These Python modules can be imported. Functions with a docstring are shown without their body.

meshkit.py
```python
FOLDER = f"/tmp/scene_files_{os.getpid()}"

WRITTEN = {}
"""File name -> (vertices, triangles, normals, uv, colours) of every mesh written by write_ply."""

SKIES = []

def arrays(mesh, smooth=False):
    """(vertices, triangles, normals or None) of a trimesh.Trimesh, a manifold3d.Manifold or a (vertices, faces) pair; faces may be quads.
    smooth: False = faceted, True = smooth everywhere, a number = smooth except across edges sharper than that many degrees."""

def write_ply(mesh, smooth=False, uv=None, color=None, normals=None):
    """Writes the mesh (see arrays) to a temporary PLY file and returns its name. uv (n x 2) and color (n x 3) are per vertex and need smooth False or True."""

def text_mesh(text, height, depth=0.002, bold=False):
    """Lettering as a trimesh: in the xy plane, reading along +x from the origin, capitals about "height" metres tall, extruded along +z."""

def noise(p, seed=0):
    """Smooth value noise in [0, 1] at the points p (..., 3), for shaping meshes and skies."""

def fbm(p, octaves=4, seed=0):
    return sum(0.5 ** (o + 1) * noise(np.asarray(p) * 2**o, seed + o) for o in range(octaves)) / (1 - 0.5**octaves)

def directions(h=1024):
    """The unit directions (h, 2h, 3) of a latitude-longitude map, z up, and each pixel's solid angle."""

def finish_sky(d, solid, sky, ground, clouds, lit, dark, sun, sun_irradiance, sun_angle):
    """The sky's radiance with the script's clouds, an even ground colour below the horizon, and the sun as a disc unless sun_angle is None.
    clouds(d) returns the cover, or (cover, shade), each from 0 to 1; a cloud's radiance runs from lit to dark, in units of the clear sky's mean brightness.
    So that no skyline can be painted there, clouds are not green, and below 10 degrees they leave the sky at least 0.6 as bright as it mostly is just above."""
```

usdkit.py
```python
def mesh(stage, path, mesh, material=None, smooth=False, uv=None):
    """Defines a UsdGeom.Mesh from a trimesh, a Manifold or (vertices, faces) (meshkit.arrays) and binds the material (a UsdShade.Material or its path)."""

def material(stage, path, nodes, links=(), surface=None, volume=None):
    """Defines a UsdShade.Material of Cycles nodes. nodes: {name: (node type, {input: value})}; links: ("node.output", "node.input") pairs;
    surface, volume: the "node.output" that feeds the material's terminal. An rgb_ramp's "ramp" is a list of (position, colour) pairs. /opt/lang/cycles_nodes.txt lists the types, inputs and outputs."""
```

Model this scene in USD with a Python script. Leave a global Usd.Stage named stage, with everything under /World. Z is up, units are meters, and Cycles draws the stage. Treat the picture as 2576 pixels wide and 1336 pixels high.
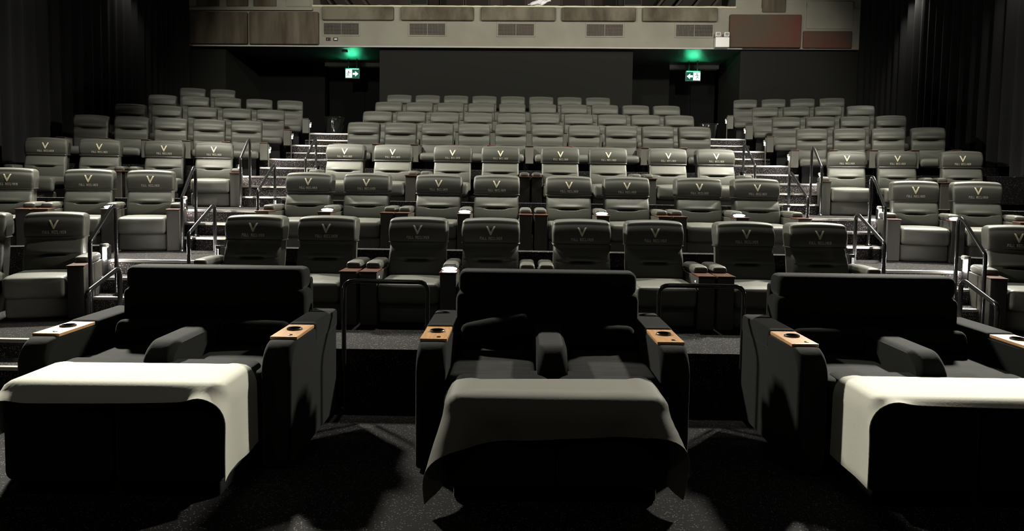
import math, random
import numpy as np, trimesh, usdkit, meshkit
from pxr import Usd, UsdGeom, UsdLux, UsdShade, Gf, Sdf
from shapely.geometry import Polygon

stage = Usd.Stage.CreateInMemory()
UsdGeom.SetStageUpAxis(stage, 'Z')
UsdGeom.SetStageMetersPerUnit(stage, 1.0)
UsdGeom.Xform.Define(stage, '/World')
stage.SetDefaultPrim(stage.GetPrimAtPath('/World'))
UsdGeom.Scope.Define(stage, '/World/Looks')
rng = np.random.default_rng(7)

# ---------------------------------------------------------------- camera
PX = 36.0 / 2576
cam = UsdGeom.Camera.Define(stage, '/World/camera')
cam.CreateHorizontalApertureAttr(36.0)
cam.CreateVerticalApertureAttr(36.0 * 1336 / 2576)
cam.CreateFocalLengthAttr(1850.6 * PX)
cam.CreateHorizontalApertureOffsetAttr(-10.2 * PX)
cam.CreateVerticalApertureOffsetAttr(-95.0 * PX)
cam.CreateClippingRangeAttr(Gf.Vec2f(0.05, 200))
PITCH, ROLL = 3.5, 0.807
xf = UsdGeom.Xformable(cam)
xf.AddTranslateOp().Set(Gf.Vec3d(-0.227, 0, 2.0))
xf.AddRotateXOp().Set(90 - PITCH)
xf.AddRotateZOp(opSuffix='roll').Set(ROLL)
EXPOSURE = 0.0
cam.CreateExposureAttr(EXPOSURE)

# ---------------------------------------------------------------- light
WARM = (1.0, 0.965, 0.83)
def spot(name, loc, target, intensity, angle, soft, color=WARM, radius=0.09):
    intensity *= (0.09 / 0.16) ** 2 if radius == 0.09 else 1; radius = 0.16 if radius == 0.09 else radius
    l = UsdLux.SphereLight.Define(stage, '/World/' + name)
    l.CreateRadiusAttr(radius); l.CreateIntensityAttr(intensity); l.CreateColorAttr(Gf.Vec3f(*color))
    s = UsdLux.ShapingAPI.Apply(l.GetPrim())
    s.CreateShapingConeAngleAttr(angle); s.CreateShapingConeSoftnessAttr(soft)
    d = np.array(target, float) - np.array(loc, float); d /= np.linalg.norm(d)
    m = Gf.Matrix4d().SetRotate(Gf.Rotation(Gf.Vec3d(0, 0, -1), Gf.Vec3d(*d)))
    m.SetTranslateOnly(Gf.Vec3d(*loc))
    l.AddTransformOp().Set(m)
# house lights, left and right alike: one pair throws forward over the front rows, one pair lights the rear rows,
# a narrow one picks out each outer sofa, a weak pair hangs before the screen; a flood washes the bulkhead
for s, n in ((-1, 'left'), (1, 'right')):
    spot('forward_houselight_' + n, (s * 6.4, 11.8, 6.4), (s * 0.8, 5.8, 0.6), 1530, 57, 0.3, radius=0.3)
    spot('rear_houselight_' + n, (s * 4.6, 9.5, 7.0), (s * 3.0, 15.6, 3.8), 5000, 42, 0.45)
    spot('middle_downlight_' + n, (s * 1.8, 9.85, 7.4), (s * 1.8, 9.5, 0.0), 5200, 28, 0.6)
    spot('outer_downlight_' + n, (s * 5.4, 9.9, 7.2), (s * 5.5, 9.7, 0.0), 3800, 22, 0.6)
    spot('side_houselight_' + n, (s * 5.5, 10.6, 6.6), (s * 6.4, 12.2, 2.0), 2400, 24, 0.6)
    spot('sofa_houselight_' + n, (s * 6.2, 11.4, 6.4), (s * 3.2, 4.9, 0.7), 16000, 10, 0.7)
    spot('screen_downlight_' + n, (s * 2.6, 0.6, 6.3), (s * 1.8, 3.6, 0.0), 100, 45, 0.5)
spot('bulkhead_flood', (0.6, 11.5, 8.0), (0.3, 19.0, 4.4), 1600, 52, 0.5)
# wall washers beside the curtains
for k, (x, y, i) in enumerate([(-8.3, 15.9, 350), (-8.3, 12.4, 300), (7.98, 15.9, 1100), (7.98, 12.4, 900)]):
    spot('curtain_downlight_%03d' % k, (x, y, 6.35), (x + (.35 if x > 0 else -.35), y, 4.6), i, 48, 0.8, radius=0.05)

# ---------------------------------------------------------------- materials
def mat(name, nodes, links=(), surface='p.BSDF'):
    return usdkit.material(stage, '/World/Looks/' + name, nodes, links, surface=surface)
def plain(name, color, rough=0.5, metallic=0.0, spec=0.5, bump=None, sheen=0.0):
    n = {'p': ('principled_bsdf', {'base_color': color, 'roughness': rough, 'metallic': metallic, 'specular_ior_level': spec, 'sheen_weight': sheen})}
    l = []
    if bump:
        n['tc'] = ('texture_coordinate', {}); n['n'] = ('noise_texture', {'scale': bump[0], 'detail': 3})
        n['b'] = ('bump', {'strength': bump[1], 'distance': bump[2]})
        l = [('tc.object', 'n.vector'), ('n.fac', 'b.height'), ('b.normal', 'p.normal')]
    return mat(name, n, l)
def emit(name, color, strength):
    return mat(name, {'e': ('emission', {'color': color, 'strength': strength})}, surface='e.emission')
def carpet(name, base, fleck, scale, cut):
    return mat(name, {
        'g': ('geometry', {}), 'v': ('voronoi_texture', {'scale': scale, 'randomness': 1}), 'w': ('white_noise_texture', {}),
        'lt': ('math', {'math_type': 'less_than', 'value2': 0.36}), 'gt': ('math', {'math_type': 'greater_than', 'value2': cut}),
        'm': ('math', {'math_type': 'multiply'}), 'mix': ('mix', {'color1': base, 'color2': fleck}),
        'n': ('noise_texture', {'scale': 300, 'detail': 2}), 'b': ('bump', {'strength': 0.5, 'distance': 0.004}),
        'p': ('principled_bsdf', {'roughness': 0.9, 'specular_ior_level': 0.2})},
        [('g.position', 'v.vector'), ('v.color', 'w.vector'), ('v.distance', 'lt.value1'), ('w.value', 'gt.value1'), ('lt.value', 'm.value1'),
         ('gt.value', 'm.value2'), ('m.value', 'mix.fac'), ('mix.color', 'p.base_color'), ('g.position', 'n.vector'), ('n.fac', 'b.height'), ('b.normal', 'p.normal')])
def cloudy(name, c1, c2, scale, rough=0.85, detail=4, lo=0.35, hi=0.65, stretch=(1, 1, 1), c3=None):
    ramp = [(lo, c1), (hi, c2)] if c3 is None else [(lo, c1), (hi, c2), (hi + 0.12, c3)]
    return mat(name, {'g': ('geometry', {}), 'mp': ('mapping', {'scale': stretch}), 'n': ('noise_texture', {'scale': scale, 'detail': detail}),
        'r': ('rgb_ramp', {'ramp': ramp}), 'f': ('noise_texture', {'scale': 140, 'detail': 2}), 'b': ('bump', {'strength': 0.25, 'distance': 0.003}),
        'p': ('principled_bsdf', {'roughness': rough, 'specular_ior_level': 0.25})},
        [('g.position', 'mp.vector'), ('mp.vector', 'n.vector'), ('n.fac', 'r.fac'), ('r.color', 'p.base_color'), ('g.position', 'f.vector'), ('f.fac', 'b.height'), ('b.normal', 'p.normal')])
def wood(name, c1, c2, rough=0.35):
    return mat(name, {'tc': ('texture_coordinate', {}), 'mp': ('mapping', {'scale': (30, 3, 30)}), 'n': ('noise_texture', {'scale': 2.0, 'detail': 4, 'distortion': 0.6}),
        'r': ('rgb_ramp', {'ramp': [(0.3, c1), (0.7, c2)]}), 'p': ('principled_bsdf', {'roughness': rough})},
        [('tc.object', 'mp.vector'), ('mp.vector', 'n.vector'), ('n.fac', 'r.fac'), ('r.color', 'p.base_color')])
M = dict(
    leather=plain('grey_leather', (0.09, 0.09, 0.077), 0.5, spec=0.4, bump=(90, 0.12, 0.004)),
    cover=plain('dark_cover_leather', (0.062, 0.062, 0.053), 0.52, spec=0.35, bump=(90, 0.1, 0.004)),
    console=plain('console_vinyl', (0.06, 0.058, 0.05), 0.5, spec=0.35, bump=(120, 0.1, 0.003)),
    pale_console=plain('grey_console_vinyl', (0.10, 0.098, 0.086), 0.5, spec=0.35),
    under=plain('black_frame', (0.008, 0.008, 0.008), 0.6, spec=0.2),
    tray=wood('red_brown_wood', (0.055, 0.021, 0.014), (0.095, 0.036, 0.022)),
    oak=wood('oak_tray', (0.42, 0.21, 0.09), (0.58, 0.33, 0.15), 0.4),
    emblem=plain('cream_print', (0.62, 0.57, 0.42), 0.5),
    letter=plain('grey_print', (0.50, 0.48, 0.40), 0.5),
    piping=plain('black_piping', (0.05, 0.05, 0.045), 0.3),
    velvet=plain('charcoal_velvet', (0.007, 0.0075, 0.007), 0.9, spec=0.08, bump=(40, 0.2, 0.006), sheen=0.07),
    velvet_seat=cloudy('brushed_charcoal_velvet', (0.006, 0.0065, 0.006), (0.016, 0.0165, 0.015), 5, 0.95, stretch=(1, 4, 1)),
    grey_blanket=plain('dark_grey_blanket', (0.125, 0.12, 0.10), 0.7, spec=0.3, bump=(60, 0.15, 0.004), sheen=0.1),
    blanket=plain('pale_grey_blanket', (0.55, 0.54, 0.47), 0.85, spec=0.2, bump=(60, 0.15, 0.004), sheen=0.1),
    carpet=carpet('flecked_carpet', (0.010, 0.009, 0.0095), (0.18, 0.165, 0.158), 92, 0.78),
    riser=carpet('flecked_riser', (0.016, 0.014, 0.014), (0.36, 0.33, 0.31), 115, 0.66),
    metal=plain('nosing_aluminium', (0.62, 0.60, 0.57), 0.35, metallic=1.0),
    rail=plain('black_handrail', (0.016, 0.016, 0.016), 0.16, spec=0.9),
    curtain=plain('black_curtain_cloth', (0.017, 0.017, 0.0175), 0.9, spec=0.08, sheen=0.03),
    dark_wall=plain('dark_wall_paint', (0.019, 0.019, 0.017), 0.85, spec=0.1),
    black_wall=plain('black_wall_paint', (0.008, 0.008, 0.008), 0.9, spec=0.1),
    soffit=plain('black_soffit_paint', (0.05, 0.05, 0.05), 0.42, spec=0.6),
    bulkhead=cloudy('beige_bulkhead_paint', (0.25, 0.238, 0.198), (0.29, 0.278, 0.232), 1.5),
    lintel=plain('grey_lintel_paint', (0.45, 0.43, 0.41), 0.8),
    panel=cloudy('stained_acoustic_cloth', (0.065, 0.05, 0.034), (0.155, 0.132, 0.098), 1.2, stretch=(2.6, 1, 0.4)),
    strip=cloudy('worn_acoustic_cloth', (0.072, 0.06, 0.042), (0.18, 0.162, 0.122), 1.5, stretch=(1.5, 1, .8)),
    redpanel=cloudy('red_stained_acoustic_cloth', (0.085, 0.068, 0.05), (0.10, 0.062, 0.045), 0.8, lo=0.42, hi=0.55, c3=(0.12, 0.048, 0.036)),
    brown=plain('dark_brown_panel', (0.03, 0.024, 0.018), 0.7),
    grille=plain('vent_grille_metal', (0.16, 0.14, 0.115), 0.5),
    void=plain('vent_void', (0.018, 0.014, 0.011), 0.9),
    rvoid=plain('reddish_vent_void', (0.04, 0.018, 0.014), 0.9),
    white=plain('white_plastic', (0.85, 0.83, 0.82), 0.4),
    black=plain('black_plastic', (0.012, 0.012, 0.012), 0.35),
    gloss=plain('shiny_black_bag', (0.012, 0.013, 0.011), 0.12, spec=0.9),
    bag=plain('white_plastic_bag', (0.9, 0.9, 0.92), 0.35),
    chrome=plain('dark_chrome', (0.25, 0.25, 0.25), 0.15, metallic=1.0),
    steplamp=emit('step_lamp_glow', (1.0, 0.93, 0.86), 420),
    tablelamp=emit('tray_lamp_glow', (0.93, 0.92, 1.0), 7.0),
    button=emit('recline_button_glow', (0.9, 0.95, 1.0), 2.5),
    sign_white=emit('exit_sign_white', (0.72, 1.0, 0.85), 2.2),
    sign_green=emit('exit_sign_green', (0.05, 0.34, 0.20), 0.35),
    sign_top=emit('exit_sign_top_glow', (0.05, 1.0, 0.45), 170.0),
    lens=plain('lamp_lens', (0.30, 0.33, 0.30), 0.1),
)

# ---------------------------------------------------------------- helpers
used = {}
def numbered(path_parent, name):
    k = (path_parent, name); n = used.get(k, 0); used[k] = n + 1
    return name if n == 0 else '%s_%03d' % (name, n)
def cdata(p, **kw):
    for k, v in kw.items():
        if v: p.SetCustomDataByKey(k, v)
    return p
def obj(name, mesh, m, parent='/World', smooth=35, label=None):
    """One Mesh prim under parent (a path)."""
    path = parent + '/' + numbered(parent, name)
    p = usdkit.mesh(stage, path, mesh, m, smooth=smooth).GetPrim()
    if label: p.SetCustomDataByKey('label', label)
    return path
def single(name, mesh, m, label, cat, group=None, kind=None, smooth=35):
    path = obj(name, mesh, m, '/World', smooth)
    cdata(stage.GetPrimAtPath(path), label=label, category=cat, group=group, kind=kind)
    return path
def thing(name, label, cat, loc=(0, 0, 0), rz=0.0, group=None, kind=None):
    path = '/World/' + numbered('/World', name)
    x = UsdGeom.Xform.Define(stage, path)
    x.AddTranslateOp().Set(Gf.Vec3d(*map(float, loc)))
    if rz: x.AddRotateZOp().Set(float(rz))
    cdata(x.GetPrim(), label=label, category=cat, group=group, kind=kind)
    return path
def klass(name):
    path = '/World/' + name
    stage.CreateClassPrim(path)
    UsdGeom.Xform.Define(stage, path)
    stage.GetPrimAtPath(path).SetSpecifier(Sdf.SpecifierClass)
    return path
def copy_of(kpath, name, label, cat, loc, rz=0.0, group=None, sx=1.0):
    path = thing(name, label, cat, loc, rz, group)
    if sx != 1: UsdGeom.Xformable(stage.GetPrimAtPath(path)).AddScaleOp().Set(Gf.Vec3f(sx, 1, 1))
    p = stage.GetPrimAtPath(path)
    p.GetReferences().AddInternalReference(kpath); p.SetInstanceable(True)
    return path
cat_ = trimesh.util.concatenate
def box(x0, x1, y0, y1, z0, z1):
    m = trimesh.creation.box([x1 - x0, y1 - y0, z1 - z0]); m.apply_translation([(x0 + x1) / 2, (y0 + y1) / 2, (z0 + z1) / 2]); return m
def rbox(x0, x1, y0, y1, z0, z1, r=0.02, k=2, mid=1, bulge=(0, 0, 0)):
    """Box with rounded edges; mid subdivides the flats; bulge = how far the faces swell along x, y, z."""
    h = np.array([x1 - x0, y1 - y0, z1 - z0]) / 2; r = min(r, h.min() * 0.999)
    c = np.array([x0 + x1, y0 + y1, z0 + z1]) / 2
    g = []
    for a in range(3):
        e = h[a] - r
        t = r * (1 - np.cos(np.linspace(0, np.pi / 2, k + 1)))
        lo = -h[a] + t
        mids = np.linspace(-e, e, mid + 1)[1:-1] if mid > 1 else np.array([])
        g.append(np.concatenate([lo, mids, -lo[::-1]]))
    V, F, n = [], [], 0
    for a in range(3):
        b, d = (a + 1) % 3, (a + 2) % 3
        B, D = np.meshgrid(g[b], g[d], indexing='ij')
        nb, nd = B.shape
        for s in (-1, 1):
            P = np.zeros((nb, nd, 3)); P[..., a] = s * h[a]; P[..., b] = B; P[..., d] = D
            idx = np.arange(nb * nd).reshape(nb, nd) + n
            q = np.stack([idx[:-1, :-1], idx[1:, :-1], idx[1:, 1:], idx[:-1, 1:]], -1).reshape(-1, 4)
            if s < 0: q = q[:, ::-1]
            F.append(q); V.append(P.reshape(-1, 3)); n += nb * nd
    V, F = np.vstack(V), np.vstack(F)
    inner = np.clip(V, -(h - r), h - r); d = V - inner
    L = np.linalg.norm(d, axis=1, keepdims=True)
    V = inner + d / np.maximum(L, 1e-9) * r
    if any(bulge):
        u = V / h; o = V.copy()
        for a in range(3):
            b, d2 = (a + 1) % 3, (a + 2) % 3
            o[:, a] += np.sign(u[:, a]) * np.abs(u[:, a]) * bulge[a] * np.clip(1 - u[:, b] ** 2, 0, 1) * np.clip(1 - u[:, d2] ** 2, 0, 1)
        V = o
    m = trimesh.Trimesh(V + c, np.vstack([F[:, [0, 1, 2]], F[:, [0, 2, 3]]]), process=False)
    m.merge_vertices(); return m
def fillet(pts, r, n=5):
    pts = [np.array(p, float) for p in pts]; out = [pts[0]]
    for a, b, c in zip(pts, pts[1:], pts[2:]):
        u, v = a - b, c - b; lu, lv = np.linalg.norm(u), np.linalg.norm(v); u /= lu; v /= lv
        ang = math.acos(np.clip(u @ v, -1, 1)); t = min(r / math.tan(ang / 2), lu * 0.49, lv * 0.49)
        p0, p1 = b + u * t, b + v * t
        for s in np.linspace(0, 1, n + 1):
            out.append((1 - s) ** 2 * p0 + 2 * s * (1 - s) * b + s * s * p1)
    return np.array(out + [pts[-1]])
def tube(path, rad, seg=10, closed=False):
    P = np.array(path, float); n = len(P)
    T = np.roll(P, -1, 0) - np.roll(P, 1, 0) if closed else np.gradient(P, axis=0)
    T /= np.linalg.norm(T, axis=1, keepdims=True)
    N = np.zeros_like(P); a = np.array([0, 0, 1.0]) if abs(T[0][2]) < 0.9 else np.array([1.0, 0, 0])
    N[0] = np.cross(T[0], a); N[0] /= np.linalg.norm(N[0])
    for i in range(1, n):
        v = N[i - 1] - T[i] * (N[i - 1] @ T[i]); N[i] = v / np.linalg.norm(v)
    B = np.cross(T, N); th = np.linspace(0, 2 * np.pi, seg, endpoint=False)
    R = P[:, None] + rad * (np.cos(th)[None, :, None] * N[:, None] + np.sin(th)[None, :, None] * B[:, None])
    return loft(R, closed=closed)
def loft(R, closed=False, caps=True):
    R = np.asarray(R); n, k, _ = R.shape; V = R.reshape(-1, 3); F = []
    for i in range(n if closed else n - 1):
        a = i * k + np.arange(k); b = ((i + 1) % n) * k + np.arange(k); a2, b2 = np.roll(a, -1), np.roll(b, -1)
        F += [np.stack([a, a2, b2], 1), np.stack([a, b2, b], 1)]
    if not closed and caps:
        V = np.vstack([V, R[0].mean(0), R[-1].mean(0)]); c0, c1 = n * k, n * k + 1; i = np.arange(k); j = np.roll(i, -1)
        F += [np.stack([np.full(k, c0), j, i], 1), np.stack([np.full(k, c1), (n - 1) * k + i, (n - 1) * k + j], 1)]
    m = trimesh.Trimesh(V, np.vstack(F), process=False); m.fix_normals(); return m
def lathe(profile, seg=24, center=(0, 0, 0)):
    th = np.linspace(0, 2 * np.pi, seg, endpoint=False)
    R = [[(r * math.cos(t) + center[0], r * math.sin(t) + center[1], z + center[2]) for t in th] for r, z in profile]
    return loft(np.array(R))
def prism(poly, z0, z1):
    m = trimesh.creation.extrude_polygon(Polygon(poly), z1 - z0, engine='earcut'); m.apply_translation([0, 0, z0]); return m
def shell(V, nu, nv, t):
    """Grid surface (nu x nv points) thickened by t into a closed sheet."""
    G = V.reshape(nu, nv, 3); du, dv = np.gradient(G, axis=0), np.gradient(G, axis=1)
    N = np.cross(du, dv); N /= np.maximum(np.linalg.norm(N, axis=2, keepdims=True), 1e-9)
    A, B = (G + N * t / 2).reshape(-1, 3), (G - N * t / 2).reshape(-1, 3); n = nu * nv
    I = np.arange(n).reshape(nu, nv)
    q = np.stack([I[:-1, :-1], I[1:, :-1], I[1:, 1:], I[:-1, 1:]], -1).reshape(-1, 4)
    F = [q, q[:, ::-1] + n]
    rim = np.concatenate([I[:, 0], I[-1, 1:], I[-2::-1, -1], I[0, -2:0:-1]]); r2 = np.roll(rim, -1)
    F.append(np.stack([rim, rim + n, r2 + n, r2], 1))
    F = np.vstack(F); m = trimesh.Trimesh(np.vstack([A, B]), np.vstack([F[:, [0, 1, 2]], F[:, [0, 2, 3]]]), process=False)
    m.fix_normals(); return m
ORD = ['', 'first', 'second', 'third', 'fourth', 'fifth', 'sixth', 'seventh', 'eighth', 'ninth', 'tenth']

# ---------------------------------------------------------------- plan of the hall
T = [0.0, 0.515, 1.025, 1.54, 2.05, 2.39, 2.73, 3.07]                 # floor, tiers 1..7
EDGE = [None, 6.42, 8.65, 10.78, 12.95, 14.40, 15.76, 17.12]           # front edge of each tier in the middle block
ROW = [None, 8.45, 10.62, 12.81, 14.33, 15.71, 17.05, 18.56]           # top of the seat backs
XL, XR, AIN, AOUT = -8.75, 8.40, 3.68, 5.02
ANG = 17.0; TA = math.tan(math.radians(ANG))
AISLE_EDGE = [None, 6.60, 8.65, 10.72, 12.85, 14.05, 15.65, 17.0]
BACK = 22.6
WB, WANG = 19.0, -2.5                                                   # back wall plane, turned a little

# ---------------------------------------------------------------- structure
single('floor', box(XL - 0.4, XR + 0.4, -3.4, BACK, -0.3, 0.0), M['carpet'], 'black carpet floor with pale flecks in front of the sofas', 'floor', kind='structure')
TIERNAME = ['', 'first', 'second', 'third', 'fourth', 'fifth', 'sixth', 'seventh']
for i in range(1, 8):
    e, ae = EDGE[i], AISLE_EDGE[i]
    sl, sr = (XL + AOUT) * TA, (AOUT - XR) * TA
    lo = max(ae, ae) 
    poly = [(XL, ae + sl * (0.9 if i > 1 else 0.15)), (-AOUT, ae), (-AIN, ae), (-AIN, e), (AIN, e), (AIN, ae), (AOUT, ae), (XR, ae + sr * (0.9 if i > 1 else 0.15)), (XR, BACK), (XL, BACK)]
    t = thing('seating_tier', 'black flecked carpet seating tier, %s step of the rake from the front' % TIERNAME[i], 'floor', kind='structure')
    obj('deck', prism(poly, T[i - 1] - 0.02 if i > 1 else 0.0, T[i]), M['carpet'], t, smooth=False)
    for s, nm in ((-1, 'left'), (1, 'right')):
        a, b = sorted((s * AIN, s * AOUT))
        obj('nosing', rbox(a + 0.01, b - 0.01, ae - 0.012, ae + 0.045, T[i] - 0.028, T[i] + 0.006, 0.004, 1), M['metal'], t)
        obj('riser_facing', box(a, b, ae - 0.004, ae + 0.004, T[i] - 0.172, T[i] - 0.025), M['riser'], t, smooth=False)
# aisle steps between the tiers
STEPS = {1: [(0.345, 6.27), (0.175, 5.95)], 2: [(0.855, 8.33), (0.685, 7.98)], 3: [(1.37, 10.33), (1.197, 9.95)],
         4: [(1.88, 12.5), (1.71, 12.15)], 5: [(2.22, 13.72)], 6: [(2.56, 15.3)], 7: [(2.90, 16.68)]}
for s, side in ((-1, 'left'), (1, 'right')):
    a, b = sorted((s * AIN, s * AOUT))
    for i in range(1, 8):
        for j, (z, y) in enumerate(STEPS[i]):
            which = '' if len(STEPS[i]) == 1 else (' upper' if j == 0 else ' lower')
            t = thing('aisle_step', 'flecked carpet step with metal nosing in the %s aisle,%s step below the %s tier' % (side, which, TIERNAME[i]), 'step', kind='structure')
            obj('tread_block', box(a + 0.005, b - 0.005, y, AISLE_EDGE[i] - 0.006, T[i - 1], z), M['riser'], t, smooth=False)
            obj('nosing', rbox(a + 0.01, b - 0.01, y - 0.012, y + 0.045, z - 0.026, z + 0.006, 0.004, 1), M['metal'], t)
# low kerbs along the front edges of tiers 2-4
for i in (2, 3, 4):
    y = EDGE[i]
    single('kerb', rbox(-AIN, AIN, y, y + 0.17, T[i] - 0.3, T[i] + 0.165, 0.012, 1), M['carpet'], 'low carpeted kerb behind the %s row of the middle block' % TIERNAME[i - 1], 'kerb', kind='structure')
    for s, side in ((-1, 'left'), (1, 'right')):
        n = 4.2
        m = rbox(0, n, 0, 0.17, -0.3, 0.165, 0.012, 1)
        if s < 0: m.apply_translation([-n, 0, 0])
        m.apply_transform(trimesh.transformations.rotation_matrix(math.radians(-s * ANG), [0, 0, 1]))
        m.apply_translation([s * (AOUT + 0.03), AISLE_EDGE[i] + 0.02, T[i]])
        m = trimesh.intersections.slice_mesh_plane(m, [-s, 0, 0], [XL + 0.02 if s < 0 else XR - 0.02, 0, 0], cap=True, engine='earcut') if True else m
        single('kerb', m, M['carpet'], 'low carpeted kerb behind the %s row of the %s block' % (TIERNAME[i - 1], side), 'kerb', kind='structure')

# side walls, ceiling
single('wall_left', box(XL - 0.35, XL - 0.22, -3.4, BACK, 0, 9.0), M['black_wall'], 'black side wall behind the left curtain', 'wall', kind='structure')
single('wall_right', box(XR + 0.22, XR + 0.35, -3.4, BACK, 0, 9.0), M['black_wall'], 'black side wall behind the right curtain', 'wall', kind='structure')
single('ceiling', box(XL - 0.35, XR + 0.35, -3.4, BACK, 9.0, 9.15), M['black_wall'], 'black ceiling over the auditorium', 'ceiling', kind='structure')

single('wall_front', box(XL - 0.35, XR + 0.35, -3.4, -3.2, 0, 9.0), M['black_wall'], 'black wall at the screen end of the auditorium', 'wall', kind='structure')
# back wall (its own frame: x along the wall, y away from the seats, z up)
cw, sw = math.cos(math.radians(WANG)), math.sin(math.radians(WANG))
def wp(x, y=0.0, z=0.0): return (x * cw - y * sw, WB + x * sw + y * cw, z)
def wall_single(name, m, mt, label, cat, kind=None, group=None, smooth=35):
    m = m.copy(); m.apply_transform(trimesh.transformations.rotation_matrix(math.radians(WANG), [0, 0, 1])); m.apply_translation([0, WB, 0])
    return single(name, m, mt, label, cat, group, kind, smooth)
ZT, ZB, ZLEDGE = T[7], 5.44, 6.47
LA0, LA1, RA0, RA1 = -7.93, -3.85, 2.70, 5.40
wall_single('wall_back', box(LA1, RA0, 0.2, 2.5, ZT, ZB), M['dark_wall'], 'dark grey back wall between the two exit alcoves', 'wall', 'structure', smooth=False)
wall_single('wall_back', box(RA1, 8.9, 0.12, 2.5, ZT, ZB), M['dark_wall'], 'dark grey back wall right of the right exit alcove', 'wall', 'structure', smooth=False)
wall_single('wall_back', box(-9.2, LA0, 0.2, 2.5, ZT, ZB), M['dark_wall'], 'dark back wall left of the left exit alcove', 'wall', 'structure', smooth=False)
wall_single('wall_alcove', box(LA0, -6.0, 2.5, 2.75, ZT, ZB), M['black_wall'], 'black rear wall of the left exit alcove', 'wall', 'structure', smooth=False)
wall_single('wall_alcove', box(RA0, 4.0, 2.5, 2.75, ZT, ZB), M['dark_wall'], 'dark rear wall of the right exit alcove', 'wall', 'structure', smooth=False)
wall_single('trim_1', box(-6.0, LA1, 2.5, 2.75, ZB - 0.11, ZB), M['lintel'], 'grey lintel over the left exit door', 'trim', 'structure', smooth=False)
wall_single('trim_2', box(4.0, RA1, 2.5, 2.75, ZB - 0.11, ZB), M['lintel'], 'grey lintel over the right exit door', 'trim', 'structure', smooth=False)
for nm, x0, x1, side in (('door_1', -6.0, LA1, 'left'), ('door_2', 4.0, RA1, 'right')):
    t = thing(nm, 'black double door in the %s exit alcove' % side, 'door', wp((x0 + x1) / 2, 2.95, ZT), WANG, kind='structure')
    w = (x1 - x0) / 2
    obj('leaf', rbox(-w, -0.004, 0, 0.05, 0, ZB - 0.11 - ZT, 0.004, 1), M['black_wall'], t)
    obj('leaf', rbox(0.004, w, 0, 0.05, 0, ZB - 0.11 - ZT, 0.004, 1), M['black_wall'], t)
    obj('door_soffit', box(-w, w, -0.2, 0.0, ZB - 0.112 - ZT, ZB - 0.10 - ZT), M['soffit'], t, smooth=False)
# bulkhead with its ledge and the recess above
wall_single('bulkhead', box(-9.2, 9.0, 0.0, 2.75, ZB, ZLEDGE - 0.02), M['bulkhead'], 'beige bulkhead with vents and padded panels across the back wall', 'wall', 'structure', smooth=False)
wall_single('bulkhead_soffit', box(-9.1, 8.9, 0.03, 2.7, ZB - 0.008, ZB + 0.001), M['soffit'], 'black underside of the bulkhead over the exit alcoves', 'ceiling', 'structure', smooth=False)
wall_single('trim_3', box(-8.7, RA1, -0.025, 0.02, ZB - 0.012, ZB + 0.022), M['lintel'], 'thin pale edge trim along the bottom of the bulkhead', 'trim', 'structure', smooth=False)
RL, RR = -5.55, 5.22
wall_single('bulkhead_return', box(-9.2, RL, 0.04, 2.75, ZLEDGE - 0.02, 9.0), M['bulkhead'], 'beige wall above the bulkhead at the left', 'wall', 'structure', smooth=False)
wall_single('bulkhead_return', box(RR, 9.0, 0.04, 2.75, ZLEDGE - 0.02, 9.0), M['bulkhead'], 'beige wall above the bulkhead at the right', 'wall', 'structure', smooth=False)
RECESS = thing('wall_recess', 'dark brown panelled rear wall of the recess above the ledge', 'wall', wp(0), WANG, kind='structure')
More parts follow.
